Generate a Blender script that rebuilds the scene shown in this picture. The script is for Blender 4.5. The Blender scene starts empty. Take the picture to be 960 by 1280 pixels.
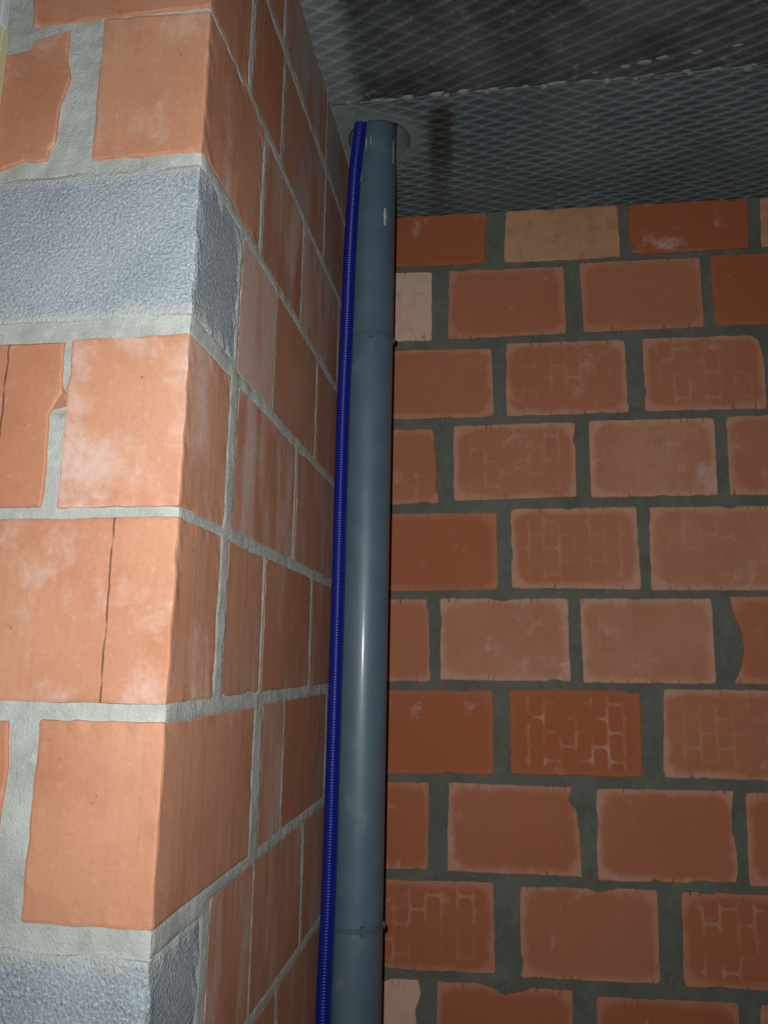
import bpy, bmesh, math, random
import numpy as np
from mathutils import Vector, Matrix, noise

random.seed(7)
scene = bpy.context.scene
col = scene.collection

# ------------------------------------------------------------------ camera
CAM = Vector((0.3176, -0.7281, 0.0522))
FWD = Vector((-0.14275836, 0.97124496, 0.19053417))
RIGHT = Vector((0.98964121, 0.14302355, 0.01243167))
UP = Vector((0.01517667, -0.19033519, 0.98160185))
cam_data = bpy.data.cameras.new('camera')
cam_data.sensor_fit = 'HORIZONTAL'
cam_data.sensor_width = 36.0
cam_data.lens = 961.19 / 960.0 * 36.0
cam_data.clip_start = 0.02
cam = bpy.data.objects.new('camera', cam_data)
m = Matrix.Identity(4)
for i in range(3):
    m[i][0] = RIGHT[i]; m[i][1] = UP[i]; m[i][2] = -FWD[i]; m[i][3] = CAM[i]
cam.matrix_world = m
col.objects.link(cam)
scene.camera = cam

# ------------------------------------------------------------------ world, light, exposure
world = bpy.data.worlds.new('dim_room')
scene.world = world
world.use_nodes = True
world.node_tree.nodes['Background'].inputs[0].default_value = (0.75, 0.85, 1.0, 1)
world.node_tree.nodes['Background'].inputs[1].default_value = 0.012

flash_data = bpy.data.lights.new('phone_flash', 'SPOT')
flash_data.energy = 46.5
flash_data.color = (0.95, 1.0, 1.0)
flash_data.shadow_soft_size = 0.006
flash_data.spot_size = math.radians(160)
flash_data.spot_blend = 1.0
flash = bpy.data.objects.new('phone_flash', flash_data)
col.objects.link(flash)
flash.location = CAM - RIGHT * 0.029 + UP * 0.045
aim = Vector((0.42, 1.04, 0.50)) - flash.location
flash.rotation_euler = aim.to_track_quat('-Z', 'Y').to_euler()

scene.view_settings.view_transform = 'Standard'
scene.view_settings.look = 'None'
scene.view_settings.exposure = 0.0
scene.view_settings.gamma = 1.0
scene.view_settings.use_curve_mapping = False

# ------------------------------------------------------------------ measures (metres)
H = 1.1645            # underside of the ceiling
FLOOR = -1.35
D, SK = 1.0336, 0.0285   # back wall: y = D + SK * x
SIDE_END = D - 0.002
WALL_T = 0.29         # thickness of the left wall


def back_pt(x, z, out=0.0):
    """point on the back wall, out metres proud of it"""
    n = Vector((SK, -1.0, 0)).normalized()
    return Vector((x, D + SK * x, z)) + n * out


# ------------------------------------------------------------------ node helpers
class NT:
    def __init__(self, name):
        self.mat = bpy.data.materials.new(name)
        self.mat.use_nodes = True
        self.t = self.mat.node_tree
        self.bsdf = self.t.nodes['Principled BSDF']

    def n(self, kind, **kw):
        nd = self.t.nodes.new(kind)
        for k, v in kw.items():
            setattr(nd, k, v)
        return nd

    def put(self, sock, v):
        if isinstance(v, bpy.types.NodeSocket):
            self.t.links.new(v, sock)
        elif v is not None:
            sock.default_value = v

    def math(self, op, a, b=None, c=None, clamp=False):
        nd = self.n('ShaderNodeMath', operation=op, use_clamp=clamp)
        self.put(nd.inputs[0], a)
        if b is not None: self.put(nd.inputs[1], b)
        if c is not None: self.put(nd.inputs[2], c)
        return nd.outputs[0]

    def ramp(self, v, a, b, lo=0.0, hi=1.0):
        nd = self.n('ShaderNodeMapRange', interpolation_type='SMOOTHSTEP')
        self.put(nd.inputs[0], v)
        for i, x in zip((1, 2, 3, 4), (a, b, lo, hi)):
            self.put(nd.inputs[i], x)
        return nd.outputs[0]

    def mix(self, f, a, b, mode='MIX'):
        nd = self.n('ShaderNodeMix', data_type='RGBA', blend_type=mode)
        self.put(nd.inputs[0], f)
        self.put(nd.inputs[6], a if isinstance(a, bpy.types.NodeSocket) else (*a, 1))
        self.put(nd.inputs[7], b if isinstance(b, bpy.types.NodeSocket) else (*b, 1))
        return nd.outputs[2]

    def noise(self, vec, scale, detail=4.0, rough=0.55, w=None, dist=0.0):
        nd = self.n('ShaderNodeTexNoise')
        if w is not None:
            nd.noise_dimensions = '4D'
            self.put(nd.inputs['W'], w)
        self.put(nd.inputs['Vector'], vec)
        nd.inputs['Scale'].default_value = scale
        nd.inputs['Detail'].default_value = detail
        nd.inputs['Roughness'].default_value = rough
        nd.inputs['Distortion'].default_value = dist
        return nd.outputs[0]

    def scale_vec(self, vec, s):
        nd = self.n('ShaderNodeVectorMath', operation='MULTIPLY')
        self.put(nd.inputs[0], vec)
        nd.inputs[1].default_value = s
        return nd.outputs[0]

    def oattr(self, name):
        nd = self.n('ShaderNodeAttribute', attribute_type='OBJECT', attribute_name=name)
        return nd.outputs['Fac']

    def uv(self, name):
        return self.n('ShaderNodeUVMap', uv_map=name).outputs[0]

    def sep(self, v):
        nd = self.n('ShaderNodeSeparateXYZ')
        self.put(nd.inputs[0], v)
        return nd.outputs

    def obj(self):
        return self.n('ShaderNodeTexCoord').outputs['Object']

    def finish(self, colr, rough, height=None, strength=0.5, dist=0.002, spec=0.3):
        self.put(self.bsdf.inputs['Base Color'], colr if isinstance(colr, bpy.types.NodeSocket) else (*colr, 1))
        self.put(self.bsdf.inputs['Roughness'], rough)
        self.bsdf.inputs['Specular IOR Level'].default_value = spec
        if height is not None:
            b = self.n('ShaderNodeBump')
            b.inputs['Strength'].default_value = strength
            b.inputs['Distance'].default_value = dist
            self.put(b.inputs['Height'], height)
            self.t.links.new(b.outputs[0], self.bsdf.inputs['Normal'])
        return self.mat


# ------------------------------------------------------------------ materials
def brick_material():
    t = NT('fired_clay')
    P = t.obj()
    uvm, uvn = t.uv('metres'), t.uv('unit')
    seed = t.oattr('seed')
    red, eff, halo, cells, streak, pale, groove = [t.oattr(k) for k in
        ('red', 'eff', 'halo', 'cells', 'streak', 'pale', 'groove')]
    big = t.noise(P, 7.0, 3, 0.5, seed)
    med = t.noise(P, 28.0, 5, 0.6, seed)
    fine = t.noise(P, 260.0, 3, 0.6, seed)
    c = t.mix(t.ramp(big, 0.3, 0.7), (0.59, 0.278, 0.168), (0.505, 0.222, 0.128))
    c = t.mix(t.ramp(t.noise(P, 4.0, 3, 0.5, t.math('ADD', seed, 7.0)), 0.45, 0.75, 0, 0.55), c, (0.63, 0.365, 0.255))
    c = t.mix(t.ramp(fine, 0.5, 0.8, 0, 0.4), c, (0.38, 0.155, 0.085))
    c = t.mix(t.ramp(t.noise(P, 110.0, 4, 0.65, seed), 0.5, 0.78, 0, 0.45), c, (0.66, 0.40, 0.29))
    c = t.mix(red, c, (0.41, 0.118, 0.046))
    c = t.mix(t.ramp(med, 0.5, 0.8, 0, 0.35), c, (0.42, 0.155, 0.085))
    # vertical drag marks of the extruder
    sx, sy, sz = t.sep(uvm)
    # long faces of the corner bricks (their map is shifted by 3 m) are always streaked
    streak = t.math('ADD', streak, t.ramp(sx, 1.0, 2.0, 0, 0.55), clamp=True)
    comb = t.n('ShaderNodeCombineXYZ')
    t.put(comb.inputs[0], sx); t.put(comb.inputs[1], t.math('MULTIPLY', sy, 0.035)); t.put(comb.inputs[2], seed)
    drag = t.noise(comb.outputs[0], 120.0, 4, 0.6)
    c = t.mix(t.math('MULTIPLY', streak, t.ramp(drag, 0.45, 0.75, 0, 0.6)), c, (0.33, 0.135, 0.072))
    # pale salts: blotches, and long vertical smears where the face is streaky
    comb2 = t.n('ShaderNodeCombineXYZ')
    t.put(comb2.inputs[0], sx)
    t.put(comb2.inputs[1], t.math('MULTIPLY', sy, t.math('MULTIPLY_ADD', streak, -0.82, 1.0)))
    t.put(comb2.inputs[2], seed)
    blot = t.noise(comb2.outputs[0], 13.0, 6, 0.62, None, 0.35)
    grain = t.noise(P, 90.0, 4, 0.7, seed)
    bm = t.math('ADD', blot, t.math('MULTIPLY', t.math('SUBTRACT', grain, 0.5), 0.22))
    lo = t.math('MULTIPLY_ADD', eff, -0.30, 0.70)
    patch = t.math('MULTIPLY', t.ramp(bm, lo, t.math('ADD', lo, 0.27), 0, 0.80), t.ramp(t.noise(P, 150.0, 3, 0.6, seed), 0.25, 0.6, 0.6, 1.0))
    c = t.mix(patch, c, (0.69, 0.50, 0.435))
    # margin left paler by the salts
    ux, uy, uz = t.sep(uvn)
    ex = t.math('MULTIPLY', t.math('MINIMUM', ux, t.math('SUBTRACT', 1.0, ux)), 0.29)
    ey = t.math('MULTIPLY', t.math('MINIMUM', uy, t.math('SUBTRACT', 1.0, uy)), 0.19)
    # smooth minimum so that the darker field has round corners
    px = t.math('MAXIMUM', t.math('SUBTRACT', 0.045, ex), 0.0)
    py = t.math('MAXIMUM', t.math('SUBTRACT', 0.045, ey), 0.0)
    rr = t.math('SQRT', t.math('ADD', t.math('MULTIPLY', px, px), t.math('MULTIPLY', py, py)))
    rr = t.math('ADD', rr, t.math('MULTIPLY', t.math('SUBTRACT', t.noise(P, 26.0, 4, 0.6, seed), 0.5), 0.035))
    rim = t.math('MULTIPLY', halo, t.ramp(rr, 0.024, 0.044, 0, 0.62))
    c = t.mix(rim, c, (0.64, 0.37, 0.265))
    # prints of the perforated faces the bricks were stacked on
    CW, CH = 0.034, 0.060
    gx = t.math('DIVIDE', sx, CW)
    colm = t.math('FLOOR', gx)
    fx = t.math('MULTIPLY', t.math('SUBTRACT', t.math('SUBTRACT', gx, colm), 0.5), CW)
    off = t.math('MULTIPLY', t.math('FLOORED_MODULO', colm, 2.0), 0.5)
    gy = t.math('ADD', t.math('DIVIDE', sy, CH), off)
    fy = t.math('MULTIPLY', t.math('SUBTRACT', t.math('SUBTRACT', gy, t.math('FLOOR', gy)), 0.5), CH)
    qx = t.math('MAXIMUM', t.math('SUBTRACT', t.math('ABSOLUTE', fx), CW / 2 - 0.012), 0.0)
    qy = t.math('MAXIMUM', t.math('SUBTRACT', t.math('ABSOLUTE', fy), CH / 2 - 0.012), 0.0)
    sd = t.math('SQRT', t.math('ADD', t.math('MULTIPLY', qx, qx), t.math('MULTIPLY', qy, qy)))
    line = t.ramp(sd, 0.0078, 0.0112)
    inner = t.math('MULTIPLY', t.ramp(ex, 0.02, 0.05), t.ramp(ey, 0.006, 0.03))
    keep = t.ramp(t.noise(P, 17.0, 3, 0.55, seed), 0.40, 0.68)
    line = t.math('MULTIPLY', t.math('MULTIPLY', line, inner), t.math('MULTIPLY', keep, cells))
    c = t.mix(t.math('MULTIPLY', line, 0.38), c, (0.64, 0.40, 0.30))
    # the pale cut bricks
    c = t.mix(pale, c, t.mix(t.math('MULTIPLY', line, 0.55), (0.72, 0.48, 0.37), (0.42, 0.23, 0.15)))
    c = t.mix(t.math('MULTIPLY', pale, t.ramp(med, 0.45, 0.75, 0, 0.4)), c, (0.56, 0.34, 0.20))
    # a fired seam down the face
    wob = t.math('MULTIPLY', t.math('SUBTRACT', t.noise(P, 30.0, 3, 0.6, seed), 0.5), 0.006)
    gd = t.math('ABSOLUTE', t.math('SUBTRACT', t.math('ADD', sx, wob), t.oattr('groove_at')))
    crack = t.math('MULTIPLY', groove, t.math('MULTIPLY', t.ramp(gd, 0.0004, 0.0016, 1, 0), t.ramp(med, 0.36, 0.5, 0.25, 1.0)))
    c = t.mix(t.math('MULTIPLY', crack, 0.8), c, (0.10, 0.045, 0.03))
    # thin cement film washed over the face
    cem = t.oattr('cement')
    film = t.math('MULTIPLY', cem, t.ramp(t.math('ADD', blot, t.math('MULTIPLY', t.math('SUBTRACT', grain, 0.5), 0.3)), 0.34, 0.58, 0, 0.9))
    c = t.mix(film, c, (0.36, 0.345, 0.315))
    # ochre, underfired bricks
    c = t.mix(t.oattr('ochre'), c, t.mix(t.ramp(med, 0.4, 0.7), (0.56, 0.33, 0.15), (0.40, 0.19, 0.075)))
    # short dark ticks where the wire dragged over the bed edges
    tick = t.n('ShaderNodeCombineXYZ')
    t.put(tick.inputs[0], t.math('MULTIPLY', sx, 260.0)); t.put(tick.inputs[1], t.math('MULTIPLY', sy, 28.0)); t.put(tick.inputs[2], seed)
    tk = t.math('MULTIPLY', t.ramp(t.noise(tick.outputs[0], 1.0, 2, 0.5), 0.60, 0.72), t.ramp(ey, 0.004, 0.022, 0.75, 0))
    c = t.mix(t.math('MULTIPLY', tk, t.math('MINIMUM', t.math('MULTIPLY', halo, 2.0), 1.0)), c, (0.12, 0.06, 0.035))
    # pores
    vor = t.n('ShaderNodeTexVoronoi'); vor.inputs['Scale'].default_value = 70.0
    t.put(vor.inputs['Vector'], P)
    pore = t.math('MULTIPLY', t.ramp(vor.outputs['Distance'], 0.05, 0.13, 1, 0), t.ramp(med, 0.5, 0.62))
    c = t.mix(t.math('MULTIPLY', pore, 0.55), c, (0.20, 0.07, 0.04))
    h = t.math('ADD', t.math('MULTIPLY', fine, 0.25), t.math('MULTIPLY', med, 0.4))
    h = t.math('ADD', h, t.math('MULTIPLY', t.math('MULTIPLY', drag, streak), 0.5))
    h = t.math('SUBTRACT', h, t.math('MULTIPLY', crack, 1.0))
    h = t.math('SUBTRACT', h, t.math('MULTIPLY', pore, 0.5))
    h = t.math('SUBTRACT', h, t.math('MULTIPLY', line, 0.25))
    return t.finish(c, 0.82, h, 0.55, 0.0012, 0.25)


def mortar_material(name, lo, hi, light, dark):
    t = NT(name)
    P = t.obj()
    a = t.noise(P, 14.0, 5, 0.6); b = t.noise(P, 70.0, 6, 0.7); f = t.noise(P, 380.0, 4, 0.75)
    c = t.mix(t.ramp(a, 0.3, 0.7), lo, hi)
    c = t.mix(t.ramp(b, 0.5, 0.8, 0, 0.7), c, light)
    c = t.mix(t.ramp(b, 0.22, 0.42, 0.6, 0), c, dark)
    c = t.mix(t.ramp(f, 0.55, 0.8, 0, 0.35), c, dark)
    h = t.math('ADD', t.math('MULTIPLY', b, 1.2), t.math('MULTIPLY', f, 0.9))
    return t.finish(c, 0.9, h, 0.8, 0.0024, 0.15)


def block_material():
    t = NT('concrete_block')
    P = t.obj()
    a = t.noise(P, 9.0, 4, 0.55); b = t.noise(P, 270.0, 4, 0.7); f = t.noise(P, 620.0, 3, 0.7)
    c = t.mix(t.ramp(a, 0.3, 0.7), (0.29, 0.33, 0.37), (0.39, 0.43, 0.46))
    c = t.mix(t.ramp(b, 0.5, 0.68, 0, 0.75), c, (0.62, 0.66, 0.69))
    c = t.mix(t.ramp(b, 0.3, 0.47, 0.75, 0), c, (0.13, 0.15, 0.17))
    c = t.mix(t.ramp(f, 0.60, 0.70, 0, 0.8), c, (0.76, 0.75, 0.77))
    # cement skin smeared from the bed joints
    x, y, z = t.sep(t.uv('unit'))
    e = t.math('MINIMUM', y, t.math('SUBTRACT', 1.0, y))
    e = t.math('ADD', e, t.math('MULTIPLY', t.math('SUBTRACT', t.noise(P, 38.0, 5, 0.65), 0.5), 0.22))
    c = t.mix(t.ramp(e, 0.02, 0.10, 0.8, 0), c, (0.47, 0.475, 0.445))
    vor = t.n('ShaderNodeTexVoronoi'); vor.inputs['Scale'].default_value = 330.0
    t.put(vor.inputs['Vector'], P)
    h = t.math('ADD', t.math('MULTIPLY', b, 1.5), t.math('MULTIPLY', vor.outputs['Distance'], 0.8))
    return t.finish(c, 0.85, h, 0.75, 0.0018, 0.25)


def slab_material(name, dark):
    t = NT(name)
    P = t.obj()
    a = t.noise(P, 5.0, 5, 0.6); b = t.noise(P, 24.0, 6, 0.65); f = t.noise(P, 300.0, 3, 0.7)
    x, y, z = t.sep(P)
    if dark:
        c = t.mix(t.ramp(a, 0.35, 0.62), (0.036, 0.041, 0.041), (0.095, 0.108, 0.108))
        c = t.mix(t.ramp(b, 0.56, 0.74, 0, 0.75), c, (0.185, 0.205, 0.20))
    else:
        c = t.mix(t.ramp(a, 0.3, 0.7), (0.098, 0.126, 0.134), (0.138, 0.170, 0.180))
        c = t.mix(t.ramp(b, 0.55, 0.78, 0, 0.5), c, (0.19, 0.215, 0.215))
    c = t.mix(t.ramp(f, 0.5, 0.8, 0, 0.4), c, (0.06, 0.065, 0.06))
    wob = t.math('MULTIPLY', t.math('SUBTRACT', b, 0.5), 0.05)
    xw = t.math('ADD', x, wob)
    # cement laitance run along the wall, and round the drilled hole
    lait = t.ramp(xw, 0.035, 0.085 if dark else 0.06, 0.8, 0)
    dx = t.math('SUBTRACT', x, 0.08); dy = t.math('SUBTRACT', y, 0.742)
    rd = t.math('SQRT', t.math('ADD', t.math('MULTIPLY', dx, dx), t.math('MULTIPLY', dy, dy)))
    ring = t.ramp(t.math('ADD', rd, wob), 0.075, 0.125, 0.7, 0)
    c = t.mix(t.math('MAXIMUM', lait, ring), c, (0.21, 0.24, 0.24))
    if not dark:
        # rust brown run-off stain
        sx = t.math('ADD', t.math('SUBTRACT', xw, 0.222), t.math('MULTIPLY', t.math('SUBTRACT', y, 0.66), 0.09))
        st = t.math('MULTIPLY', t.ramp(t.math('ABSOLUTE', sx), 0.012, 0.036, 1, 0), t.ramp(y, 0.635, 0.665))
        st = t.math('MULTIPLY', st, t.ramp(y, 0.74, 0.99, 0.85, 0.3))
        c = t.mix(st, c, (0.040, 0.032, 0.018))
    h = t.math('ADD', t.math('MULTIPLY', b, 0.9), t.math('MULTIPLY', f, 0.4))
    return t.finish(c, 0.75, h, 0.6, 0.002, 0.3)


def plain(name, colr, rough, spec=0.4, nscale=60.0, amt=0.15, bump=0.15, dist=0.0008):
    t = NT(name)
    P = t.obj()
    a = t.noise(P, nscale, 4, 0.6)
    c = t.mix(t.ramp(a, 0.3, 0.75, 0, amt), colr, tuple(v * 0.55 for v in colr))
    return t.finish(c, rough, a, bump, dist, spec)


def pvc_material():
    t = NT('grey_pvc')
    P = t.obj()
    st = t.noise(t.scale_vec(P, (90, 90, 3)), 1.0, 4, 0.6)
    d = t.noise(P, 18.0, 5, 0.6)
    c = t.mix(t.ramp(d, 0.3, 0.7), (0.086, 0.130, 0.168), (0.104, 0.152, 0.192))
    c = t.mix(t.ramp(d, 0.62, 0.75, 0, 0.4), c, (0.22, 0.26, 0.27))
    r = t.math('ADD', 0.40, t.math('MULTIPLY', d, 0.14))
    t.bsdf.inputs['Coat Weight'].default_value = 0.22
    t.bsdf.inputs['Coat Roughness'].default_value = 0.17
    return t.finish(c, r, st, 0.06, 0.0004, 0.6)


M = dict(
    brick=brick_material(), mortar=mortar_material('pale_cement_mortar', (0.42, 0.425, 0.39), (0.55, 0.555, 0.52), (0.66, 0.665, 0.63), (0.27, 0.275, 0.235)),
    mortar_back=mortar_material('olive_grey_mortar', (0.135, 0.138, 0.106), (0.175, 0.180, 0.148), (0.24, 0.25, 0.22), (0.075, 0.078, 0.055)), block=block_material(),
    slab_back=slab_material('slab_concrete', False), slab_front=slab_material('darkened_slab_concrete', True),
    lump=plain('pale_grout', (0.24, 0.26, 0.26), 0.85, 0.2, 90, 0.5, 0.4, 0.002),
    pvc=pvc_material(),
    clamp=plain('clamp_plastic', (0.082, 0.118, 0.145), 0.6, 0.25, 40, 0.1),
    blue=plain('blue_plastic', (0.005, 0.012, 0.215), 0.34, 0.5, 40, 0.1),
    scuff=plain('plaster_smear', (0.50, 0.53, 0.50), 0.8, 0.2, 120, 0.4),
    foam=plain('cream_foam', (0.62, 0.57, 0.36), 0.8, 0.2, 90, 0.3, 0.3),
    white=plain('white_film', (0.60, 0.63, 0.62), 0.5, 0.3, 30, 0.15),
    floor=plain('screed', (0.25, 0.245, 0.23), 0.9, 0.2, 20, 0.4, 0.3, 0.002),
)


# ------------------------------------------------------------------ object helpers
def link(name, mesh, mat, parent=None):
    o = bpy.data.objects.new(name, mesh)
    col.objects.link(o)
    if mat: mesh.materials.append(mat)
    if parent: o.parent = parent
    return o


def structure(name, label, cat, mesh=None, mat=None):
    o = link(name, mesh, mat) if mesh else bpy.data.objects.new(name, None)
    if not mesh: col.objects.link(o)
    o['kind'] = 'structure'; o['label'] = label; o['category'] = cat
    return o


def thing(name, label, cat, loc=(0, 0, 0), group=None):
    o = bpy.data.objects.new(name, None)
    col.objects.link(o)
    o.location = loc
    o.empty_display_size = 0.05
    o['label'] = label; o['category'] = cat
    if group: o['group'] = group
    return o


def mesh_py(name, verts, faces, smooth=False):
    me = bpy.data.meshes.new(name)
    me.from_pydata([tuple(v) for v in verts], [], faces)
    me.update()
    if smooth:
        me.polygons.foreach_set('use_smooth', [True] * len(me.polygons))
    return me


def from_bm(name, bm, smooth=False):
    me = bpy.data.meshes.new(name)
    bm.normal_update()
    bm.to_mesh(me); bm.free()
    if smooth:
        me.polygons.foreach_set('use_smooth', [True] * len(me.polygons))
    return me


DEFAULT = dict(seed=0.0, red=0.2, eff=0.4, halo=0.0, cells=0.0, streak=0.0, pale=0.0, cement=0.0, ochre=0.0, groove=0.0, groove_at=0.0)


def look(o, **kw):
    d = dict(DEFAULT); d['seed'] = random.uniform(0, 50); d.update(kw)
    for k, v in d.items(): o[k] = float(v)


def nz(x, y, z):
    return noise.noise(Vector((x, y, z)))


def edge_points(poly, step, jit, seed, chips=0.0):
    """subdivide a polygon outline and roughen it; corners are softened"""
    out = []
    n = len(poly)
    cx = sum(p[0] for p in poly) / n; cy = sum(p[1] for p in poly) / n
    for i in range(n):
        a, b = Vector(poly[i]), Vector(poly[(i + 1) % n])
        L = (b - a).length
        k = max(1, int(round(L / step)))
        d = (b - a).normalized()
        nin = Vector((-d.y, d.x))
        if nin.dot(Vector((cx, cy)) - (a + b) / 2) < 0: nin = -nin
        for j in range(k):
            t = (j + 0.001) / k
            p = a + (b - a) * t
            r = nz(p.x * 55, p.y * 55, seed) * jit
            r2 = max(0.0, nz(p.x * 22, p.y * 22, seed + 9.3) - 0.28) * chips
            q = p + nin * (r + r2)
            if j == 0 and n == 4: q = q + (Vector((cx, cy)) - q).normalized() * 0.0022
            out.append((q.x, q.y))
    return out


def face_brick(name, poly, to3d, depth, parent, seed, proud=0.0, jit=0.0018, chips=0.014, bev=0.0022, mat=None):
    """a brick whose visible face follows the outline poly (x, z in the wall plane)"""
    pts = edge_points(poly, 0.008, jit, seed, chips)
    n = len(pts)
    cx = sum(p[0] for p in pts) / n; cy = sum(p[1] for p in pts) / n
    xs = [p[0] for p in poly]; zs = [p[1] for p in poly]
    x0, x1, z0, z1 = min(xs), max(xs), min(zs), max(zs)
    # inset ring for the worn arris
    ins = []
    for i in range(n):
        a, b, c = Vector(pts[i - 1]), Vector(pts[i]), Vector(pts[(i + 1) % n])
        d = (c - a).normalized()
        nin = Vector((-d.y, d.x))
        if nin.dot(Vector((cx, cy)) - b) < 0: nin = -nin
        q = b + nin * bev
        ins.append((q.x, q.y))
    v, uvm = [], []
    for p in pts: v.append(to3d(p[0], p[1], -depth)); uvm.append(p)
    for p in pts: v.append(to3d(p[0], p[1], proud - bev * 0.8)); uvm.append(p)
    for p in ins:
        v.append(to3d(p[0], p[1], proud + nz(p[0] * 9, p[1] * 9, seed) * 0.0006)); uvm.append(p)
    faces = []
    for r in (0, 1):
        for i in range(n):
            j = (i + 1) % n
            faces.append((r * n + i, r * n + j, (r + 1) * n + j, (r + 1) * n + i))
    faces.append(tuple(range(2 * n, 3 * n)))
    faces.append(tuple(reversed(range(n))))
    me = mesh_py(name, v, faces)
    bm = bmesh.new(); bm.from_mesh(me)
    bmesh.ops.recalc_face_normals(bm, faces=bm.faces)
    bm.to_mesh(me); bm.free()
    l1 = me.uv_layers.new(name='metres'); l2 = me.uv_layers.new(name='unit')
    mx, mz = (x0 + x1) / 2, (z0 + z1) / 2
    for lp in me.loops:
        p = uvm[lp.vertex_index]
        l1.data[lp.index].uv = (p[0] - mx, p[1] - mz)
        l2.data[lp.index].uv = ((p[0] - x0) / (x1 - x0), (p[1] - z0) / (z1 - z0))
    o = link(name, me, mat or M['brick'], parent)
    return o


def corner_brick(name, w, l, z00, z01, z10, z11, parent, seed, x_off=0.0, rough=0.0009, bev=0.0035, mat=None, ztop_end=None):
    """brick on the outer corner: end face x -w..0 at y = 0, side face y 0..l at x = 0.
    z00, z01: bottom at corner / far; z10, z11: top at corner / far"""
    bm = bmesh.new()
    bmesh.ops.create_cube(bm, size=1.0)
    for v in bm.verts:
        fx = v.co.x + 0.5; fy = v.co.y + 0.5; fz = v.co.z + 0.5
        far = max(1 - fx, fy)
        zb = z00 + (z01 - z00) * far; zt = z10 + (z11 - z10) * far
        v.co = Vector((-w + w * fx + x_off, l * fy, zb + (zt - zb) * fz))
    bmesh.ops.bevel(bm, geom=list(bm.edges), offset=bev, segments=2, profile=0.6, affect='EDGES', clamp_overlap=True)
    long_e = [e for e in bm.edges if e.calc_length() > 0.03]
    bmesh.ops.subdivide_edges(bm, edges=long_e, cuts=9, use_grid_fill=True)
    for v in bm.verts:
        c = v.co
        d = min(abs(c.x - x_off), abs(c.x + w - x_off)) + 0
        near = 0
        ex = min(abs(c.x - x_off), abs(c.x + w - x_off)); ey = min(abs(c.y), abs(c.y - l)); ez = min(abs(c.z - z00), abs(c.z - z10))
        s = sorted((ex, ey, ez))
        near = 1.0 if s[1] < 0.006 else -0.2
        nv = Vector((nz(c.x * 60, c.y * 60, c.z * 60 + seed), nz(c.x * 60 + 7, c.y * 60, c.z * 60 + seed), nz(c.x * 60, c.y * 60 + 5, c.z * 60 + seed)))
        v.co = c + nv * rough * (0.4 + 1.8 * near)
    me = from_bm(name, bm)
    l1 = me.uv_layers.new(name='metres'); l2 = me.uv_layers.new(name='unit')
    zc = (z00 + z10) / 2
    for p in me.polygons:
        side = abs(p.normal.x) > abs(p.normal.y)
        for li in p.loop_indices:
            c = me.vertices[me.loops[li].vertex_index].co
            if side:
                l1.data[li].uv = (c.y - l / 2 + 3.0, c.z - zc); u = c.y / l
            else:
                l1.data[li].uv = (c.x + w / 2, c.z - zc); u = (c.x + w) / w
            l2.data[li].uv = (u, (c.z - z00) / (z10 - z00))
    return link(name, me, mat or M['brick'], parent)


def grid_mesh(name, u0, u1, v0, v1, step, fn):
    nu = int((u1 - u0) / step) + 1; nv = int((v1 - v0) / step) + 1
    verts = []
    for j in range(nv + 1):
        for i in range(nu + 1):
            verts.append(fn(u0 + (u1 - u0) * i / nu, v0 + (v1 - v0) * j / nv))
    w = nu + 1
    faces = [(j * w + i, j * w + i + 1, (j + 1) * w + i + 1, (j + 1) * w + i) for j in range(nv) for i in range(nu)]
    return verts, faces


def ridge(x, z, s, seed):
    return noise.noise(Vector((x * s, z * s, seed))) * 0.65 + noise.noise(Vector((x * s * 2.7, z * s * 2.7, seed + 3))) * 0.35


# ================================================================== FLOOR
v = [(-1.2, -2.4, FLOOR), (2.6, -2.4, FLOOR), (2.6, 1.4, FLOOR), (-1.2, 1.4, FLOOR)]
v += [(a, b, FLOOR - 0.12) for a, b, c in v]
structure('floor', 'rough grey screed floor under the brick walls', 'floor',
          mesh_py('floor', v, [(0, 1, 2, 3), (7, 6, 5, 4), (0, 4, 5, 1), (1, 5, 6, 2), (2, 6, 7, 3), (3, 7, 4, 0)]), M['floor'])

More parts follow.
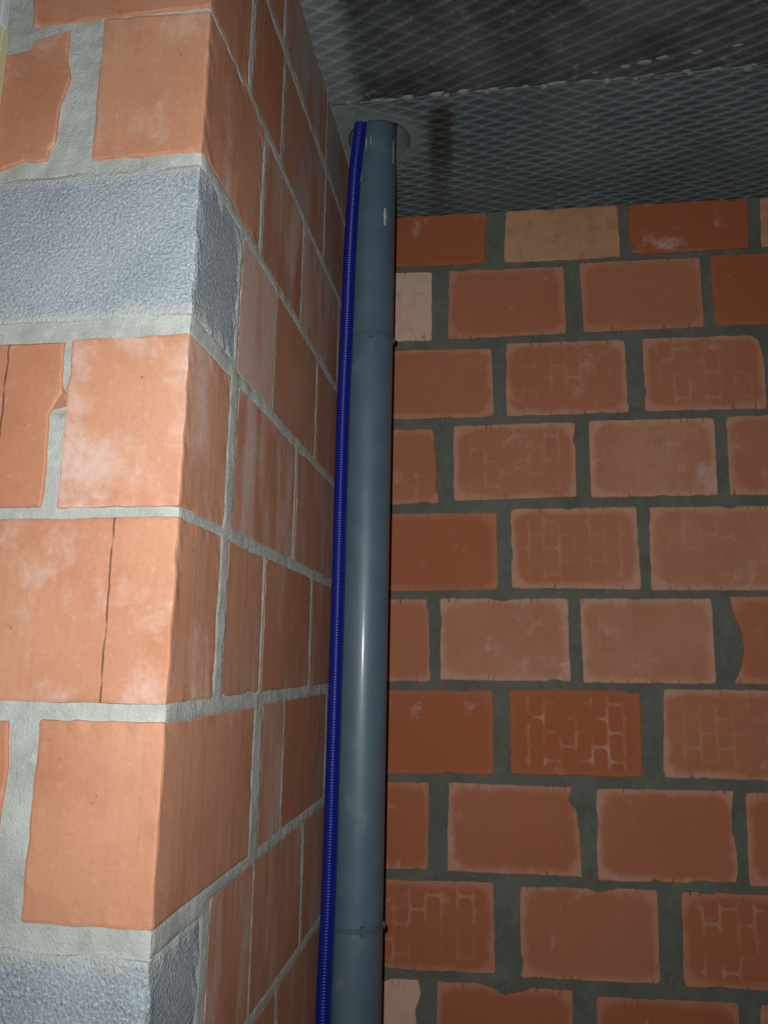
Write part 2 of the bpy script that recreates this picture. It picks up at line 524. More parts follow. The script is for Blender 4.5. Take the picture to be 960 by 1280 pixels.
# ================================================================== BACK WALL
BX1 = 2.1
BACK = {
 5: [[(0.012, 1.1635), (0.3078, 1.1635), (0.3041, 1.0242), (0.012, 1.0282)], [(0.3555, 1.1635), (0.6282, 1.1635), (0.6298, 1.0245), (0.3492, 1.024)], [(0.6512, 1.1635), (0.9352, 1.1635), (0.9292, 1.0338), (0.6508, 1.0297)], [(0.9629, 1.1635), None, None, (0.9565, 1.0344)]],
 4: [[(0.012, 1.0115), (0.1713, 1.0071), (0.1714, 0.8264), (0.012, 0.8264)], [(0.2131, 1.0093), (0.4941, 1.0081), (0.4942, 0.8326), (0.2105, 0.827)], [(0.5306, 1.0147), (0.8142, 1.0148), (0.8137, 0.8363), (0.5355, 0.8331)], [(0.8374, 1.0178), None, None, (0.8373, 0.8373)]],
 3: [[(0.012, 0.8055), (0.3157, 0.8003), (0.3198, 0.6262), (0.012, 0.6267)], [(0.3494, 0.8114), (0.6295, 0.8111), (0.6312, 0.6301), (0.348, 0.6275)], [(0.6701, 0.8116), (0.9393, 0.8113), (0.9375, 0.6308), (0.6683, 0.6311)]],
 2: [[(0.012, 0.6006), (0.1744, 0.5999), (0.1885, 0.4179), (0.012, 0.4155)], [(0.2231, 0.6067), (0.5072, 0.6098), (0.5047, 0.4294), (0.2222, 0.4233)], [(0.5375, 0.611), (0.82, 0.6118), (0.817, 0.4292), (0.5369, 0.4271)], [(0.8471, 0.615), None, None, (0.8428, 0.4289)]],
 1: [[(0.012, 0.3944), (0.3219, 0.3956), (0.3228, 0.2156), (0.012, 0.2095)], [(0.3542, 0.4028), (0.6374, 0.4054), (0.6386, 0.2162), (0.3525, 0.2193)], [(0.6637, 0.4033), None, None, (0.6602, 0.2144)]],
 0: [[(0.012, 0.1929), (0.1626, 0.1933), (0.1683, 0.0086), (0.012, 0.007)], [(0.1901, 0.1952), (0.4773, 0.1961), (0.4774, 0.0134), (0.1898, 0.0125)], [(0.5036, 0.1962), (0.7871, 0.1971), (0.7856, 0.013), (0.504, 0.0103)], [(0.8269, 0.2016), None, None, (0.8219, 0.0136)]],
 -1: [[(0.012, -0.0125), (0.3078, -0.0083), (0.3061, -0.1876), (0.012, -0.1938)], [(0.3446, -0.006), (0.626, -0.0031), (0.6202, -0.1854), (0.3431, -0.1849)], [(0.675, 0.0011), None, None, (0.6648, -0.1842)]],
 -2: [[(0.012, -0.2107), (0.165, -0.2076), (0.1635, -0.3881), (0.012, -0.3906)], [(0.2087, -0.2063), (0.481, -0.2065), (0.4879, -0.3889), (0.2046, -0.389)], [(0.5256, -0.2101), (0.8063, -0.2056), (0.8011, -0.3896), (0.5205, -0.3938)], [(0.8285, -0.2089), None, None, (0.8229, -0.3917)]],
 -3: [[(0.012, -0.4118), (0.3029, -0.4062), (0.3046, -0.5845), (0.012, -0.5869)], [(0.3576, -0.4125), (0.6397, -0.4065), (0.6364, -0.5857), (0.356, -0.5892)], [(0.6876, -0.4077), None, None, (0.6817, -0.5869)]],
 -4: [[(0.012, -0.6039), (0.143, -0.6055), None, None], [(0.1832, -0.6033), (0.4608, -0.6068), None, None], [(0.5079, -0.6152), (0.7867, -0.6109), None, None], [(0.8262, -0.6123), None, None, None]],
}


def back_mortar(x, z):
    r = ridge(x, z, 38, 2.0)
    return back_pt(x, z, -0.0045 + r * 0.0035)


vv, ff = grid_mesh('wall_back', -0.05, BX1, FLOOR, H, 0.0075, back_mortar)
n0 = len(vv)
# rear of the wall
vv += [Vector((-0.05, D + 0.15, FLOOR)), Vector((BX1, D + 0.21, FLOOR)), Vector((BX1, D + 0.21, H)), Vector((-0.05, D + 0.15, H))]
ff.append((n0 + 3, n0 + 2, n0 + 1, n0))
wall_back = structure('wall_back', 'red hollow brick wall with grey mortar joints behind the grey pipe', 'wall',
                      mesh_py('wall_back', vv, ff, True), M['mortar_back'])


def complete(b, k):
    """bricks cut by the frame go on at the usual length of 288 mm"""
    TL, TR, BR, BL = b
    if BL is None: BL = (TL[0] - 0.002, TL[1] - 0.186)
    if TR is None and BR is None:
        TR = (TL[0] + 0.286, TL[1] + 0.001); BR = (BL[0] + 0.285, BL[1] + 0.001)
    elif BR is None:
        BR = (TR[0] - 0.001, TR[1] - 0.186)
    return [BL, BR, TR, TL]


# outlines with broken corners or sides, and looks of single bricks: (row, index)
NOTCH = {
    (0, 3): [(0.8219, 0.0136), (1.108, 0.014), (1.112, 0.202), (0.8269, 0.2016), (0.832, 0.165), (0.846, 0.125), (0.848, 0.085), (0.838, 0.045)],
    (-2, 1): [(0.2046, -0.389), (0.4879, -0.3889), (0.486, -0.30), (0.480, -0.255), (0.466, -0.238), (0.468, -0.220), (0.474, -0.209), (0.2087, -0.2063)],
    (-4, 0): [(0.012, -0.79), (0.136, -0.79), (0.133, -0.74), (0.141, -0.70), (0.138, -0.66), (0.150, -0.63), (0.143, -0.6055), (0.012, -0.6039)],
    (-4, 1): [(0.179, -0.79), (0.459, -0.792), (0.4608, -0.6068), (0.38, -0.606), (0.355, -0.613), (0.325, -0.622), (0.30, -0.612), (0.275, -0.604), (0.1832, -0.6033)],
    (-2, 2): [(0.5205, -0.3938), (0.8011, -0.3896), (0.803, -0.33), (0.797, -0.285), (0.800, -0.24), (0.8063, -0.2056), (0.5256, -0.2101), (0.520, -0.24), (0.524, -0.28), (0.519, -0.33)],
    (3, 2): [(0.6683, 0.6311), (0.9375, 0.6308), (0.941, 0.72), (0.937, 0.778), (0.930, 0.800), (0.915, 0.8113), (0.6701, 0.8116)],
}
LOOK = {
    (5, 0): dict(red=.75, halo=.1), (5, 1): dict(red=0, ochre=.5, eff=.1, cells=.8, halo=.15), (5, 2): dict(red=.85, halo=.0, eff=.5), (5, 3): dict(red=.1, ochre=.45),
    (4, 0): dict(pale=1, cells=1.0), (4, 1): dict(red=.3, halo=.55), (4, 2): dict(red=.25, halo=.45), (4, 3): dict(red=.8, halo=.1),
    (3, 0): dict(red=.3, halo=.7), (3, 1): dict(red=.3, halo=.8, cells=.8), (3, 2): dict(red=.25, halo=.8, cells=.8),
    (2, 0): dict(red=.3, halo=.6), (2, 1): dict(red=.2, halo=.9, cells=.9), (2, 2): dict(red=.1, halo=1, cells=.5, eff=.45), (2, 3): dict(red=.2, halo=.8),
    (1, 0): dict(red=.5, halo=.4), (1, 1): dict(red=.2, halo=1, cells=1), (1, 2): dict(red=.05, halo=.9, cells=.6, eff=.5),
    (0, 0): dict(red=.3, halo=.7), (0, 1): dict(red=.15, halo=1, eff=.55), (0, 2): dict(red=.1, halo=.95, cells=.4, eff=.55), (0, 3): dict(red=.35, halo=.6),
    (-1, 0): dict(red=.6, halo=.15, streak=.3), (-1, 1): dict(red=1, halo=.1, cells=1.8), (-1, 2): dict(red=.3, halo=.95, cells=.6),
    (-2, 0): dict(red=.5, halo=.5), (-2, 1): dict(red=.4, halo=.8), (-2, 2): dict(red=.4, halo=.9), (-2, 3): dict(red=.4, halo=.7),
    (-3, 0): dict(red=.5, halo=.6, cells=1), (-3, 1): dict(red=.3, halo=.7), (-3, 2): dict(red=.5, halo=.6, cells=1.1),
    (-4, 0): dict(pale=.8, cells=.7), (-4, 1): dict(red=.5, halo=.6), (-4, 2): dict(red=.6, halo=.5),
}


def back3(x, z, out):
    return back_pt(x, z, out)


for k, L in BACK.items():
    last = None
    for i, b in enumerate(L):
        quad = NOTCH.get((k, i)) or complete(b, k)
        o = face_brick('brick', quad, back3, 0.10, wall_back, k * 7.1 + i * 3.3, proud=random.uniform(-0.001, 0.0018))
        kw = dict(red=.35, halo=.6, eff=.35, streak=.22); kw.update(LOOK.get((k, i), {}))
        if not kw.get('pale') and not kw.get('ochre'): kw['red'] = min(1.0, kw['red'] + (0.2 if (k, i) in ((2, 2), (0, 1), (0, 2), (1, 2)) else 0.38))
        look(o, **kw)
        if (k, i) == (4, 0): o['label'] = 'pale pinkish cut brick with cell prints'
        last = max(p[0] for p in quad)
    while last < BX1 - 0.08:
        x0 = last + 0.024; x1 = min(x0 + 0.288, BX1 - 0.01)
        z0 = 0.2 * k + 0.016; z1 = min(0.2 * k + 0.201, H - 0.001)
        o = face_brick('brick', [(x0, z0), (x1, z0), (x1, z1), (x0, z1)], back3, 0.10, wall_back, k * 5.7 + x0 * 9, proud=random.uniform(-0.001, 0.0015))
        look(o, red=random.uniform(.4, .9), halo=random.uniform(.3, .9), cells=random.choice((0, 0, .8)), eff=.4, streak=.2)
        last = x1
for k in (-5, -6):
    x0 = 0.012 if k % 2 == 0 else 0.012
    first = 0.15 if k % 2 == 0 else 0.30
    x1 = x0 + first
    while x0 < BX1 - 0.06:
        x1 = min(x1, BX1 - 0.01)
        z0 = 0.2 * k + 0.012; z1 = 0.2 * k + 0.196
        o = face_brick('brick', [(x0, z0), (x1, z0), (x1, z1), (x0, z1)], back3, 0.10, wall_back, k * 5.7 + x0 * 9)
        look(o, red=random.uniform(.4, .9), halo=random.uniform(.3, .9), eff=.4, streak=.2)
        x0 = x1 + 0.024; x1 = x0 + 0.288

# ================================================================== LEFT WALL (end face at y = 0, long face at x = 0)
CRACK = (-0.1430, 0.322)


def end_mortar(x, z):
    r = ridge(x, z, 42, 11.0)
    y = 0.0030 - r * 0.0030
    d = math.hypot((x - CRACK[0]) / 0.008, (z - CRACK[1]) / 0.018)
    if d < 1.0: y += 0.03 * (1 - d)
    # softly rounded at the outer corner
    e = max(0.0, 1 + x / 0.008)
    return Vector((x, y + 0.004 * e * e, z))


# bricks on the long face: row -> list of (y0, y1)
SIDE = {
    5: [(0.297, 0.585), (0.600, 0.888), (0.903, 1.022)],
    4: [(0.154, 0.290), (0.306, 0.590), (0.605, 0.890), (0.905, 1.022)],
    3: [(0.227, 0.440), (0.455, 0.740), (0.755, 1.022)],
    2: [(0.149, 0.305), (0.309, 0.566), (0.580, 0.865), (0.880, 1.022)],
    1: [(0.160, 0.444), (0.458, 0.742), (0.757, 1.022)],
    0: [(0.153, 0.296), (0.308, 0.574), (0.589, 0.872), (0.887, 1.022)],
    -1: [(0.318, 0.424), (0.435, 0.722), (0.737, 1.022)],
    -2: [(0.152, 0.308), (0.3115, 0.566), (0.582, 0.868), (0.883, 1.022)],
    -3: [(0.298, 0.436), (0.451, 0.737), (0.752, 1.022)],
    -4: [(0.142, 0.430), (0.445, 0.732), (0.747, 1.022)],
    -5: [(0.298, 0.586), (0.601, 0.888), (0.903, 1.022)],
    -6: [(0.142, 0.430), (0.445, 0.732), (0.747, 1.022)],
}
# corner units as they show on the long face: (length, bottom, top)
CORNER = [(0.136, 0.7985, 0.990), (0.213, 0.6095, 0.7925), (0.137, 0.4135, 0.5935), (0.131, 0.2045, 0.3925), (0.127, 0.008, 0.1945),
          (0.283, -0.1945, -0.0085), (0.127, -0.395, -0.216), (0.283, -0.594, -0.408), (0.127, -0.794, -0.608), (0.283, -0.994, -0.808),
          (0.127, -1.194, -1.008), (0.283, 1.0085, 1.1635)]
SIDE_RECTS = [(0.0, l, a, b) for l, a, b in CORNER]
for k, L in SIDE.items():
    for (y0, y1) in L: SIDE_RECTS.append((y0, y1, 0.2 * k + 0.0075, min(0.2 * k + 0.1925, H - 0.001)))


def behind_unit(y, z):
    """1 well behind a brick, 0 in the joints"""
    best = 0.0
    for (a, b, c, d) in SIDE_RECTS:
        if c < z < d and a < y < b:
            e = min(y - a if a > 0 else 1.0, b - y, z - c, d - z)
            best = max(best, min(1.0, e / 0.005))
    return best


def side_mortar(y, z):
    r = ridge(y, z, 40, 23.0)
    e = max(0.0, 1 - y / 0.008)
    return Vector((0.0002 + r * 0.0018 - 0.004 * behind_unit(y, z) - 0.003 * e * e, y, z))


v1, f1 = grid_mesh('e', -WALL_T, -0.002, FLOOR, H, 0.005, end_mortar)
v2, f2 = grid_mesh('s', 0.003, SIDE_END, FLOOR, H, 0.0042, side_mortar)
n1 = len(v1)
vv = v1 + v2
ff = f1 + [tuple(i + n1 for i in f) for f in f2]
n2 = len(vv)
vv += [Vector((-0.002, 0.0065, FLOOR)), Vector((-0.002, 0.0065, H)), Vector((-WALL_T, 0.003, FLOOR)), Vector((-WALL_T, 0.003, H)),
       Vector((-WALL_T, SIDE_END, FLOOR)), Vector((-WALL_T, SIDE_END, H)), Vector((-0.03, 0.03, FLOOR)), Vector((-0.03, 0.03, H))]
ff.append((n2 + 2, n2 + 3, n2 + 5, n2 + 4))
wall_left = structure('wall_left', 'projecting red brick wall end with two grey concrete blocks at its corner', 'wall',
                      mesh_py('wall_left', vv, ff, True), M['mortar'])


def end3(x, z, out):
    return Vector((x, -out, z))


def side3(y, z, out):
    return Vector((out, y, z))


def cb(w, l, z0, z1, seed, slope=(0, 0), **kw):
    o = corner_brick('brick', w, l, z0, z0 + slope[0], z1, z1 + slope[1], wall_left, seed)
    look(o, **kw)
    return o


# --- corner bricks, from the top course down
cb(0.228, 0.136, 0.7985, 0.990, 1.1, red=.25, eff=.35, streak=.35)
cb(0.1335, 0.213, 0.6095, 0.7925, 2.2, (0.0, 0.006), red=.0, eff=.62, streak=.25)
blk = corner_brick('concrete_block', 0.285, 0.137, 0.4135, 0.4135, 0.5935, 0.5935, wall_left, 3.3, rough=0.0016, bev=0.005, mat=M['block'])
blk['label'] = 'bluish grey concrete block between brick courses'
cb(0.1355, 0.1310, 0.2045, 0.3925, 4.4, red=.0, eff=.9, streak=.15)
o = cb(0.285, 0.127, 0.008, 0.1945, 5.5, red=.0, eff=.66, streak=.25, groove=1, groove_at=0.285 / 2 - 0.069)
cb(0.1315, 0.283, -0.1945, -0.0085, 6.6, red=.05, eff=.18, streak=.25)
blk2 = corner_brick('concrete_block', 0.285, 0.127, -0.395, -0.395, -0.219, -0.216, wall_left, 7.7, rough=0.0022, bev=0.006, mat=M['block'])
blk2['label'] = 'bluish grey concrete block below the lowest corner brick'
cb(0.1335, 0.283, -0.594, -0.408, 8.8, red=.1, eff=.4, streak=.4)
cb(0.285, 0.127, -0.794, -0.608, 9.9, red=.1, eff=.4, streak=.4)
cb(0.1335, 0.283, -0.994, -0.808, 10.3, red=.1, eff=.4, streak=.4)
cb(0.285, 0.127, -1.194, -1.008, 11.9, red=.1, eff=.4, streak=.4)
cb(0.1335, 0.283, 1.0085, 1.1635, 12.4, red=.2, eff=.4, streak=.4)

# --- further bricks on the end face
END = [
    ([(-0.285, 0.6074), (-0.2453, 0.6074), (-0.2162, 0.6172), (-0.200, 0.6135), (-0.188, 0.6147), (-0.1865, 0.628), (-0.1803, 0.6367), (-0.1792, 0.6659), (-0.1743, 0.6972), (-0.1693, 0.722), (-0.1750, 0.745), (-0.1760, 0.7870), (-0.2200, 0.7790), (-0.225, 0.766), (-0.252, 0.762), (-0.285, 0.762)], dict(red=.15, eff=.5)),
    ([(-0.285, 0.2066), (-0.1528, 0.2058), (-0.1513, 0.235), (-0.1522, 0.2698), (-0.1540, 0.3053), (-0.1490, 0.3157), (-0.1412, 0.3317), (-0.1430, 0.3500), (-0.1423, 0.3637), (-0.1439, 0.3890), (-0.285, 0.3906)], dict(red=.2, eff=.62, groove=1, groove_at=0.005)),
    ([(-0.285, -0.1947), (-0.168, -0.1947), (-0.165, -0.15), (-0.162, -0.0851), (-0.160, -0.0552), (-0.165, -0.010), (-0.285, -0.0099)], dict(red=.2, eff=.4)),
    ([(-0.285, -0.594), (-0.155, -0.594), (-0.155, -0.408), (-0.285, -0.408)], dict(red=.2, eff=.4)),
    ([(-0.285, -0.994), (-0.155, -0.994), (-0.155, -0.808), (-0.285, -0.808)], dict(red=.2, eff=.4)),
    ([(-0.285, 1.0085), (-0.155, 1.0085), (-0.155, 1.1635), (-0.285, 1.1635)], dict(red=.2, eff=.4)),
]
for i, (poly, kw) in enumerate(END):
    o = face_brick('brick', poly, end3, 0.10, wall_left, 31 + i * 4.1, proud=0.0006, jit=0.0009, chips=0.004)
    look(o, **kw)

# --- bricks on the long face
EFF = {(2, 0): 1.3, (1, 0): .95, (3, 0): .8, (3, 1): .95, (4, 1): .75, (5, 0): .95, (5, 1): .95, (2, 1): .35, (0, 0): .5, (0, 1): .5, (-1, 0): .6, (4, 0): .15}
for k, L in SIDE.items():
    for i, (y0, y1) in enumerate(L):
        z0 = 0.2 * k + 0.0075; z1 = min(0.2 * k + 0.1925, H - 0.001)
        if k in (1, 0): z0 += 0.002
        o = face_brick('brick', [(y0, z0), (y1, z0), (y1, z1), (y0, z1)], side3, 0.10, wall_left, 60 + k * 6.3 + i * 2.9,
                       proud=random.uniform(-0.0006, 0.0003), jit=0.0011, chips=0.008, bev=0.0011)
        look(o, red=random.uniform(.15, .45), eff=EFF.get((k, i), .6) + .12, streak=.9, cement={5: .9, 4: .55 if i else 0, 3: .35 if i else .2}.get(k, .12))

# ================================================================== CEILING
HX, HY, HR = 0.081, 0.743, 0.0675      # drilled hole


def vnoise(x, y, s, seed):
    """smooth value noise on arrays"""
    rng = np.random.RandomState(seed)
    G = rng.rand(256, 256) * 2 - 1
    X = x * s + 40; Y = y * s + 40
    xi = np.floor(X).astype(int); yi = np.floor(Y).astype(int)
    fx = X - xi; fy = Y - yi
    fx = fx * fx * (3 - 2 * fx); fy = fy * fy * (3 - 2 * fy)
    g = lambda a, b: G[a % 256, b % 256]
    return (g(xi, yi) * (1 - fx) + g(xi + 1, yi) * fx) * (1 - fy) + (g(xi, yi + 1) * (1 - fx) + g(xi + 1, yi + 1) * fx) * fy


def relief(x, y, front):
    jx = x + vnoise(x, y, 14, 3) * 0.004; jy = y + vnoise(x, y, 14, 4) * 0.002
    a = jx / 0.060; b = jy / 0.029
    p = a + b; q = a - b
    dp = np.abs(p - np.round(p)); dq = np.abs(q - np.round(q))
    wd = 0.17
    rp = np.clip(1 - dp / wd, 0, 1); rq = np.clip(1 - dq / wd, 0, 1)
    w = 0.55 + 0.45 * np.clip(0.5 + vnoise(x, y, 9, 8) * 1.2, 0, 1)
    if front:
        # the two sets of strands left marks of unequal depth
        h = np.maximum(rp, rq * 0.5) * 0.0012 * w
        h -= (0.75 * (p - np.floor(p)) - 0.25 * (q - np.floor(q)) - 0.25) * 0.0062 * w
    else:
        h = np.maximum(rp, rq) * 0.0010 * w
        h -= 0.5 * ((p - np.floor(p)) - (q - np.floor(q))) * 0.0085 * w
    # cement laitance fills the pattern by the wall and around the hole
    fill = np.clip((x - 0.02) / 0.05, 0, 1) if not front else np.clip((x + 0.02) / 0.03, 0.3, 1)
    rd = np.hypot(x - HX, y - HY)
    fill = fill * np.clip((rd - HR - 0.006) / 0.045, 0.0, 1)
    h = h * fill + vnoise(x, y, 60, 5) * 0.0004 + vnoise(x, y, 6, 6) * 0.0008
    return -h


def slab(name, x0, x1, y0, y1, sx, sy, front, mat, parent, hole):
    xs = np.linspace(x0, x1, int(round((x1 - x0) / sx)) + 1); ys = np.linspace(y0, y1, int(round((y1 - y0) / sy)) + 1)
    X, Y = np.meshgrid(xs, ys)
    Z = H + relief(X, Y, front)
    nx, ny = len(xs), len(ys)
    idx = np.arange(nx * ny).reshape(ny, nx)
    F = np.stack([idx[:-1, :-1], idx[1:, :-1], idx[1:, 1:], idx[:-1, 1:]], -1).reshape(-1, 4)
    V = np.stack([X.ravel(), Y.ravel(), Z.ravel()], -1)
    if hole:
        r = np.hypot(V[:, 0] - HX, V[:, 1] - HY)
        keep = (r[F] >= HR).all(1)
        inA = np.zeros(len(V), bool); inB = np.zeros(len(V), bool)
        inA[F[keep].ravel()] = True; inB[F[~keep].ravel()] = True
        bd = inA & inB
        s = HR / r[bd]
        V[bd, 0] = HX + (V[bd, 0] - HX) * s; V[bd, 1] = HY + (V[bd, 1] - HY) * s
        F = F[keep]
    me = bpy.data.meshes.new(name)
    me.vertices.add(len(V)); me.vertices.foreach_set('co', V.ravel())
    me.loops.add(F.size); me.loops.foreach_set('vertex_index', F.ravel().astype(np.int32))
    me.polygons.add(len(F)); me.polygons.foreach_set('loop_start', np.arange(0, F.size, 4, dtype=np.int32))
    me.update(); me.validate()
    me.polygons.foreach_set('use_smooth', [True] * len(F))
    return link(name, me, mat, parent)


ceiling = structure('ceiling', 'dark grey concrete slab ceiling printed with a diamond mesh pattern', 'ceiling')
SEAM = 0.622
o = slab('ceiling_slab', -0.02, 1.30, SEAM + 0.002, 1.12, 0.003, 0.0016, False, M['slab_back'], ceiling, True)
o['label'] = 'grey concrete slab with small diamond prints'
o = slab('ceiling_slab', -0.02, 1.30, 0.05, SEAM - 0.002, 0.003, 0.0020, True, M['slab_front'], ceiling, False)
o['label'] = 'darker concrete slab with long diagonal prints'


def box_mesh(name, a, b):
    (x0, y0, z0), (x1, y1, z1) = a, b
    v = [(x0, y0, z0), (x1, y0, z0), (x1, y1, z0), (x0, y1, z0), (x0, y0, z1), (x1, y0, z1), (x1, y1, z1), (x0, y1, z1)]
    return mesh_py(name, v, [(3, 2, 1, 0), (4, 5, 6, 7), (0, 1, 5, 4), (1, 2, 6, 5), (2, 3, 7, 6), (3, 0, 4, 7)])


# the slab's body above, and its continuation out of the frame
link('slab_body', box_mesh('slab_body', (-0.6, -2.4, H + 0.19), (2.4, 1.5, H + 0.24)), M['slab_back'], ceiling)
link('slab_body', box_mesh('slab_body', (-0.6, -2.4, H + 0.004), (2.4, 0.05, H + 0.19)), M['slab_front'], ceiling)
link('slab_body', box_mesh('slab_body', (1.30, 0.05, H + 0.001), (2.4, 1.5, H + 0.19)), M['slab_back'], ceiling)
link('slab_body', box_mesh('slab_body', (-0.6, 0.05, H + 0.004), (-0.02, 1.5, H + 0.19)), M['slab_back'], ceiling)
link('slab_body', box_mesh('slab_body', (-0.02, 0.05, H + 0.004), (1.30, 0.60, H + 0.19)), M['slab_front'], ceiling)
link('slab_body', box_mesh('slab_body', (-0.02, SEAM - 0.006, H + 0.005), (1.30, SEAM + 0.006, H + 0.19)), M['slab_front'], ceiling)
link('slab_body', box_mesh('slab_body', (0.17, SEAM + 0.008, H + 0.004), (1.30, 1.5, H + 0.19)), M['slab_back'], ceiling)
# sleeve of the drilled hole
nseg = 64
v = []
for zz in (H - 0.0006, H + 0.19):
    for i in range(nseg):
        a = 2 * math.pi * i / nseg
        v.append((HX + HR * math.cos(a), HY + HR * math.sin(a), zz))
f = [(i, nseg + i, nseg + (i + 1) % nseg, (i + 1) % nseg) for i in range(nseg)]
link('hole_sleeve', mesh_py('hole_sleeve', v, f, True), M['slab_back'], ceiling)


def lump(name, loc, r, mat, parent, seed, sq=(1, 1, 0.6)):
    bm = bmesh.new()
    bmesh.ops.create_icosphere(bm, subdivisions=2, radius=r)
    for q in bm.verts:
        k = 1 + 0.45 * nz(q.co.x / r * 0.9 + seed, q.co.y / r * 0.9, q.co.z / r * 0.9)
        q.co = Vector((q.co.x * k * sq[0], q.co.y * k * sq[1], q.co.z * k * sq[2]))
    o = link(name, from_bm(name, bm, True), mat, parent)
    o.location = loc
    return o


# a squeezed-out bead of grout along the slab joint: thin ridge and a few lumps
vv, ff = [], []
NS = 420
for i in range(NS + 1):
    x = 0.03 + (1.27) * i / NS
    a = max(0.0, 0.30 + 0.95 * nz(x * 52, 1.7, 4.0) + 0.45 * nz(x * 9, 9.0, 1.0)) * (1.0 if x < 0.5 else 0.6)
    yc = SEAM + 0.004 * nz(x * 6, 3.0, 0.0)
    for j in range(7):
        t = j / 6 * math.pi
        vv.append(Vector((x, yc - math.cos(t) * (0.0045 + 0.003 * a), H + 0.002 - math.sin(t) * (0.0012 + 0.0056 * a))))
for i in range(NS):
    for j in range(6):
        ff.append((i * 7 + j, (i + 1) * 7 + j, (i + 1) * 7 + j + 1, i * 7 + j + 1))
o = link('joint_bead', mesh_py('joint_bead', vv, ff, True), M['lump'], ceiling)
o['label'] = 'pale squeezed-out bead along the slab joint'
for i, (x, r) in enumerate([(0.545, .009), (0.70, .006), (0.805, .009), (0.235, .007), (0.315, .007), (0.425, .007), (0.60, .006)]):
    lump('grout_lump', (x, SEAM + 0.002, H - 0.002), r, M['lump'], ceiling, i * 3.1)
for i, (x, y, r) in enumerate([(0.61, 0.585, .009), (0.64, 0.578, .007), (0.575, 0.592, .006), (0.70, 0.572, .007), (0.52, 0.60, .004), (0.77, .565, .006), (0.115, 0.935, .005), (0.122, 0.95, .004), (0.115, 0.965, .003)]):
    lump('grout_lump', (x, y, H - 0.0005), r, M['lump'], ceiling, i * 2.3 + 40, (1.6, 0.7, 0.4))

# ================================================================== GREY PIPE
PB, PT = Vector((0.0545, 0.752, FLOOR)), Vector((0.0705, 0.752, H + 0.185))
PR = 0.0470


def pipe_at(z):
    t = (z - PB.z) / (PT.z - PB.z)
    return PB + (PT - PB) * t


def tube(name, r, z0, z1, rings, seg, mat, parent, wobble=0.0):
    v, f = [], []
    for i in range(rings + 1):
        z = z0 + (z1 - z0) * i / rings
        c = pipe_at(z)
        for j in range(seg):
            a = 2 * math.pi * j / seg
            v.append((c.x + r * math.cos(a), c.y + r * math.sin(a), z))
    for i in range(rings):
        for j in range(seg):
            f.append((i * seg + j, i * seg + (j + 1) % seg, (i + 1) * seg + (j + 1) % seg, (i + 1) * seg + j))
    f.append(tuple(range(seg - 1, -1, -1)))
    f.append(tuple(rings * seg + j for j in range(seg)))
    me = mesh_py(name, v, f)
    for p in me.polygons: p.use_smooth = len(p.vertices) == 4
    return link(name, me, mat, parent)


pipe = thing('drain_pipe', 'thick grey plastic pipe rising in the wall corner through the ceiling hole', 'pipe')
tube('tube', PR, PB.z, PT.z, 24, 64, M['pvc'], pipe)


def smear(name, ang, z0, z1, w, parent, seed, thick=0.0006):
    """thin crusted patch lying on the pipe's skin"""
    v, f = [], []
    n = 10
    for i in range(n + 1):
        t = i / n
        z = z0 + (z1 - z0) * t
        c = pipe_at(z)
        ww = w * (0.35 + 0.65 * math.sin(math.pi * (0.08 + 0.84 * t))) * (1 + 0.5 * nz(seed, t * 4, 0))
        a0 = ang + 0.02 * nz(seed + 4, t * 3, 2)
        for j, (s, h) in enumerate(((-1, -0.0004), (-.6, thick), (.6, thick), (1, -0.0004))):
            a = a0 + s * ww / PR / 2
            v.append((c.x + (PR + h) * math.cos(a), c.y + (PR + h) * math.sin(a), z))
    for i in range(n):
        for j in range(3):
            f.append((i * 4 + j, i * 4 + j + 1, (i + 1) * 4 + j + 1, (i + 1) * 4 + j))
    return link(name, mesh_py(name, v, f, True), M['scuff'], parent)


A = math.radians
smear('plaster_smear', A(-103), 1.115, 1.148, 0.0030, pipe, 1)
smear('plaster_smear', A(-91), 1.128, 1.150, 0.0026, pipe, 2)
smear('plaster_smear', A(-22), 1.10, 1.155, 0.0030, pipe, 3)
smear('plaster_smear', A(-117), 1.045, 1.070, 0.0035, pipe, 4)
smear('plaster_smear', A(-48), 0.945, 0.985, 0.0085, pipe, 5)


# ------------------------------------------------------------------ pipe clamps
def ring_mesh(name, c, r0, r1, z0, z1, seg=72):
    v, f = [], []
    prof = [(r0, z0), (r1 - 0.0006, z0), (r1, z0 + 0.0008), (r1, z1 - 0.0008), (r1 - 0.0006, z1), (r0, z1)]
    n = len(prof)
    for j in range(seg):
        a = 2 * math.pi * j / seg
        for (r, z) in prof: v.append((c.x + r * math.cos(a), c.y + r * math.sin(a), z))
    for j in range(seg):
        for i in range(n):
            f.append((j * n + i, ((j + 1) % seg) * n + i, ((j + 1) % seg) * n + (i + 1) % n, j * n + (i + 1) % n))
    return mesh_py(name, v, f)


def bev_box(name, size, mat, parent, loc, rotz=0, bev=0.0008):
    bm = bmesh.new()
    bmesh.ops.create_cube(bm, size=1.0)
    for q in bm.verts: q.co = Vector((q.co.x * size[0], q.co.y * size[1], q.co.z * size[2]))
    bmesh.ops.bevel(bm, geom=list(bm.edges), offset=bev, segments=2, affect='EDGES')
    o = link(name, from_bm(name, bm), mat, parent)
    o.location = loc; o.rotation_euler = (0, 0, rotz)
    return o


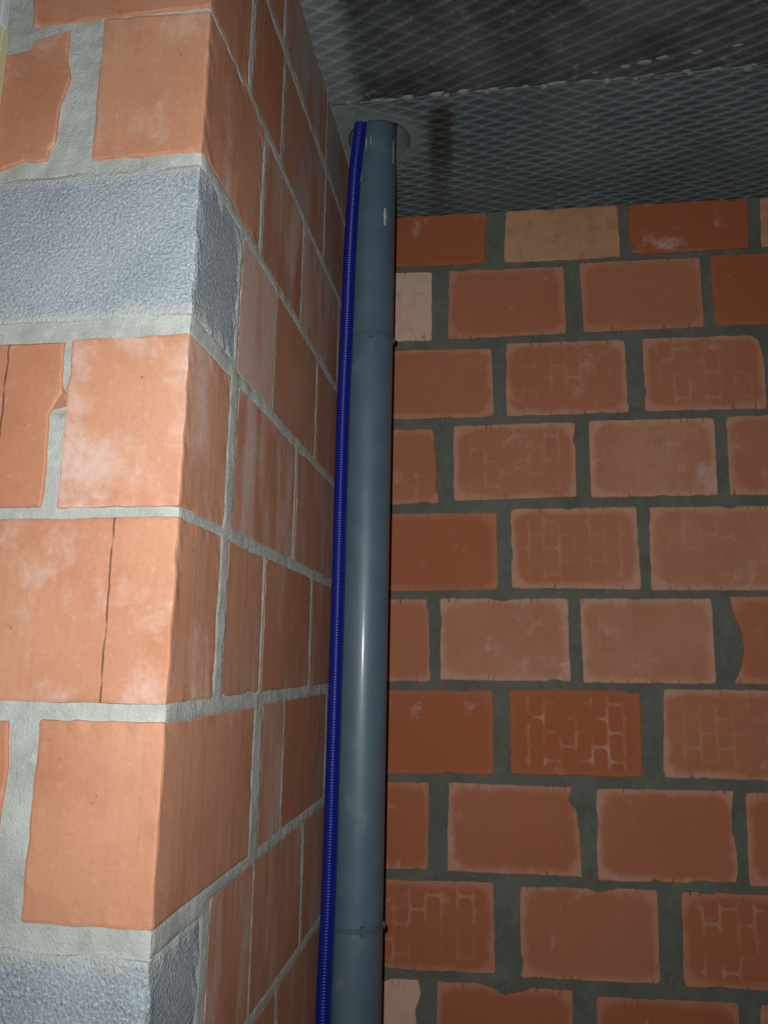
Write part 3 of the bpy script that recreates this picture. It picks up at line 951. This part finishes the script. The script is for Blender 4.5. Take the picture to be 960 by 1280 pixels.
def clamp(z, label, tab_up, tab_ang):
    c = pipe_at(z)
    t = link('pipe_clamp', ring_mesh('pipe_clamp', Vector((0, 0, 0)), PR + 0.0002, PR + 0.0024, -0.0036, 0.0036), M['clamp'], pipe)
    t.location = (c.x, c.y, z)
    t['label'] = label
    a = tab_ang
    rr = PR + 0.0030
    bev_box('lock_tab', (0.0075, 0.0095, 0.0180), M['clamp'], t, (rr * math.cos(a), rr * math.sin(a), tab_up), a)
    b = a - 0.16
    bev_box('lock_tail', (0.0040, 0.0100, 0.0058), M['clamp'], t, ((PR + 0.0015) * math.cos(b), (PR + 0.0015) * math.sin(b), tab_up * 0.2 + 0.002), b)
    for s in (0, math.pi):
        lump('side_lug', ((PR + 0.001) * math.cos(s), (PR + 0.001) * math.sin(s), 0), 0.0058, M['clamp'], t, 77 + s, (0.75, 0.9, 1.1))
    # stem back to the brick wall
    L = (D + SK * c.x - 0.004) - (c.y + PR)
    bm = bmesh.new()
    bmesh.ops.create_cone(bm, cap_ends=True, segments=20, radius1=0.005, radius2=0.005, depth=L)
    o = link('wall_stem', from_bm('wall_stem', bm), M['clamp'], t)
    o.rotation_euler = (math.pi / 2, 0, 0); o.location = (0, PR + L / 2, 0)
    return t


clamp(0.705, 'grey clamp band high on the pipe', -0.003, A(-79))
clamp(-0.412, 'grey clamp band low on the pipe', 0.001, A(-67))

# ================================================================== BLUE CORRUGATED CONDUIT
CR = 0.0130
KEY = [(-1.35, 0.0138, 0.6985), (-0.545, 0.0139, 0.6955), (-0.34, 0.0190, 0.6930), (-0.125, 0.0215, 0.6905), (0.003, 0.0225, 0.6900), (0.119, 0.0235, 0.6895),
       (0.537, 0.0255, 0.6880), (0.719, 0.0298, 0.6865), (0.86, 0.0322, 0.6860), (1.05, 0.0395, 0.6850), (1.158, 0.0480, 0.6880), (1.34, 0.0560, 0.6930)]


def conduit_at(z):
    zs = [k[0] for k in KEY]
    i = max(0, min(len(zs) - 2, next((j for j in range(len(zs) - 1) if z <= zs[j + 1]), len(zs) - 2)))
    def g(ax):
        p0 = KEY[max(0, i - 1)]; p1 = KEY[i]; p2 = KEY[i + 1]; p3 = KEY[min(len(KEY) - 1, i + 2)]
        m1 = (p2[ax] - p0[ax]) / (p2[0] - p0[0]); m2 = (p3[ax] - p1[ax]) / (p3[0] - p1[0])
        h = p2[0] - p1[0]; t = (z - p1[0]) / h
        return ((2 * t ** 3 - 3 * t ** 2 + 1) * p1[ax] + (t ** 3 - 2 * t ** 2 + t) * h * m1 + (-2 * t ** 3 + 3 * t ** 2) * p2[ax] + (t ** 3 - t ** 2) * h * m2)
    return g(1), g(2)


PITCH = 0.0050
v, f = [], []
seg = 24
z = FLOOR
rings = 0
prof = [(0.0, -0.0010), (0.22, -0.0010), (0.36, -0.0003), (0.5, 0.0), (0.78, 0.0), (0.92, -0.0003)]
nr = int((KEY[-1][0] - FLOOR) / PITCH)
for i in range(nr):
    for (t, dr) in prof:
        zz = FLOOR + (i + t) * PITCH
        cx, cy = conduit_at(zz)
        for j in range(seg):
            a = 2 * math.pi * j / seg
            v.append((cx + (CR + dr) * math.cos(a), cy + (CR + dr) * math.sin(a), zz))
        rings += 1
for i in range(rings - 1):
    for j in range(seg):
        f.append((i * seg + j, i * seg + (j + 1) % seg, (i + 1) * seg + (j + 1) % seg, (i + 1) * seg + j))
f.append(tuple(range(seg - 1, -1, -1)))
conduit = link('corrugated_conduit', mesh_py('corrugated_conduit', v, f, True), M['blue'])
conduit['label'] = 'bright blue ribbed plastic conduit running up beside the grey pipe'
conduit['category'] = 'conduit'

# ================================================================== BOARD EDGE AT THE FAR LEFT
board = thing('insulation_board', 'cream board edge with white film at the upper left corner', 'board', (-0.2535, 0, FLOOR))
bev_box('foam_core', (0.085, 0.014, 0.79 - FLOOR), M['foam'], board, (-0.0425, -0.0065, (0.79 - FLOOR) / 2), 0, 0.002)
bev_box('white_film', (0.085, 0.016, H - 0.004 - 0.792), M['white'], board, (-0.0445, -0.0075, (H - 0.004 + 0.792) / 2 - FLOOR), 0, 0.003)
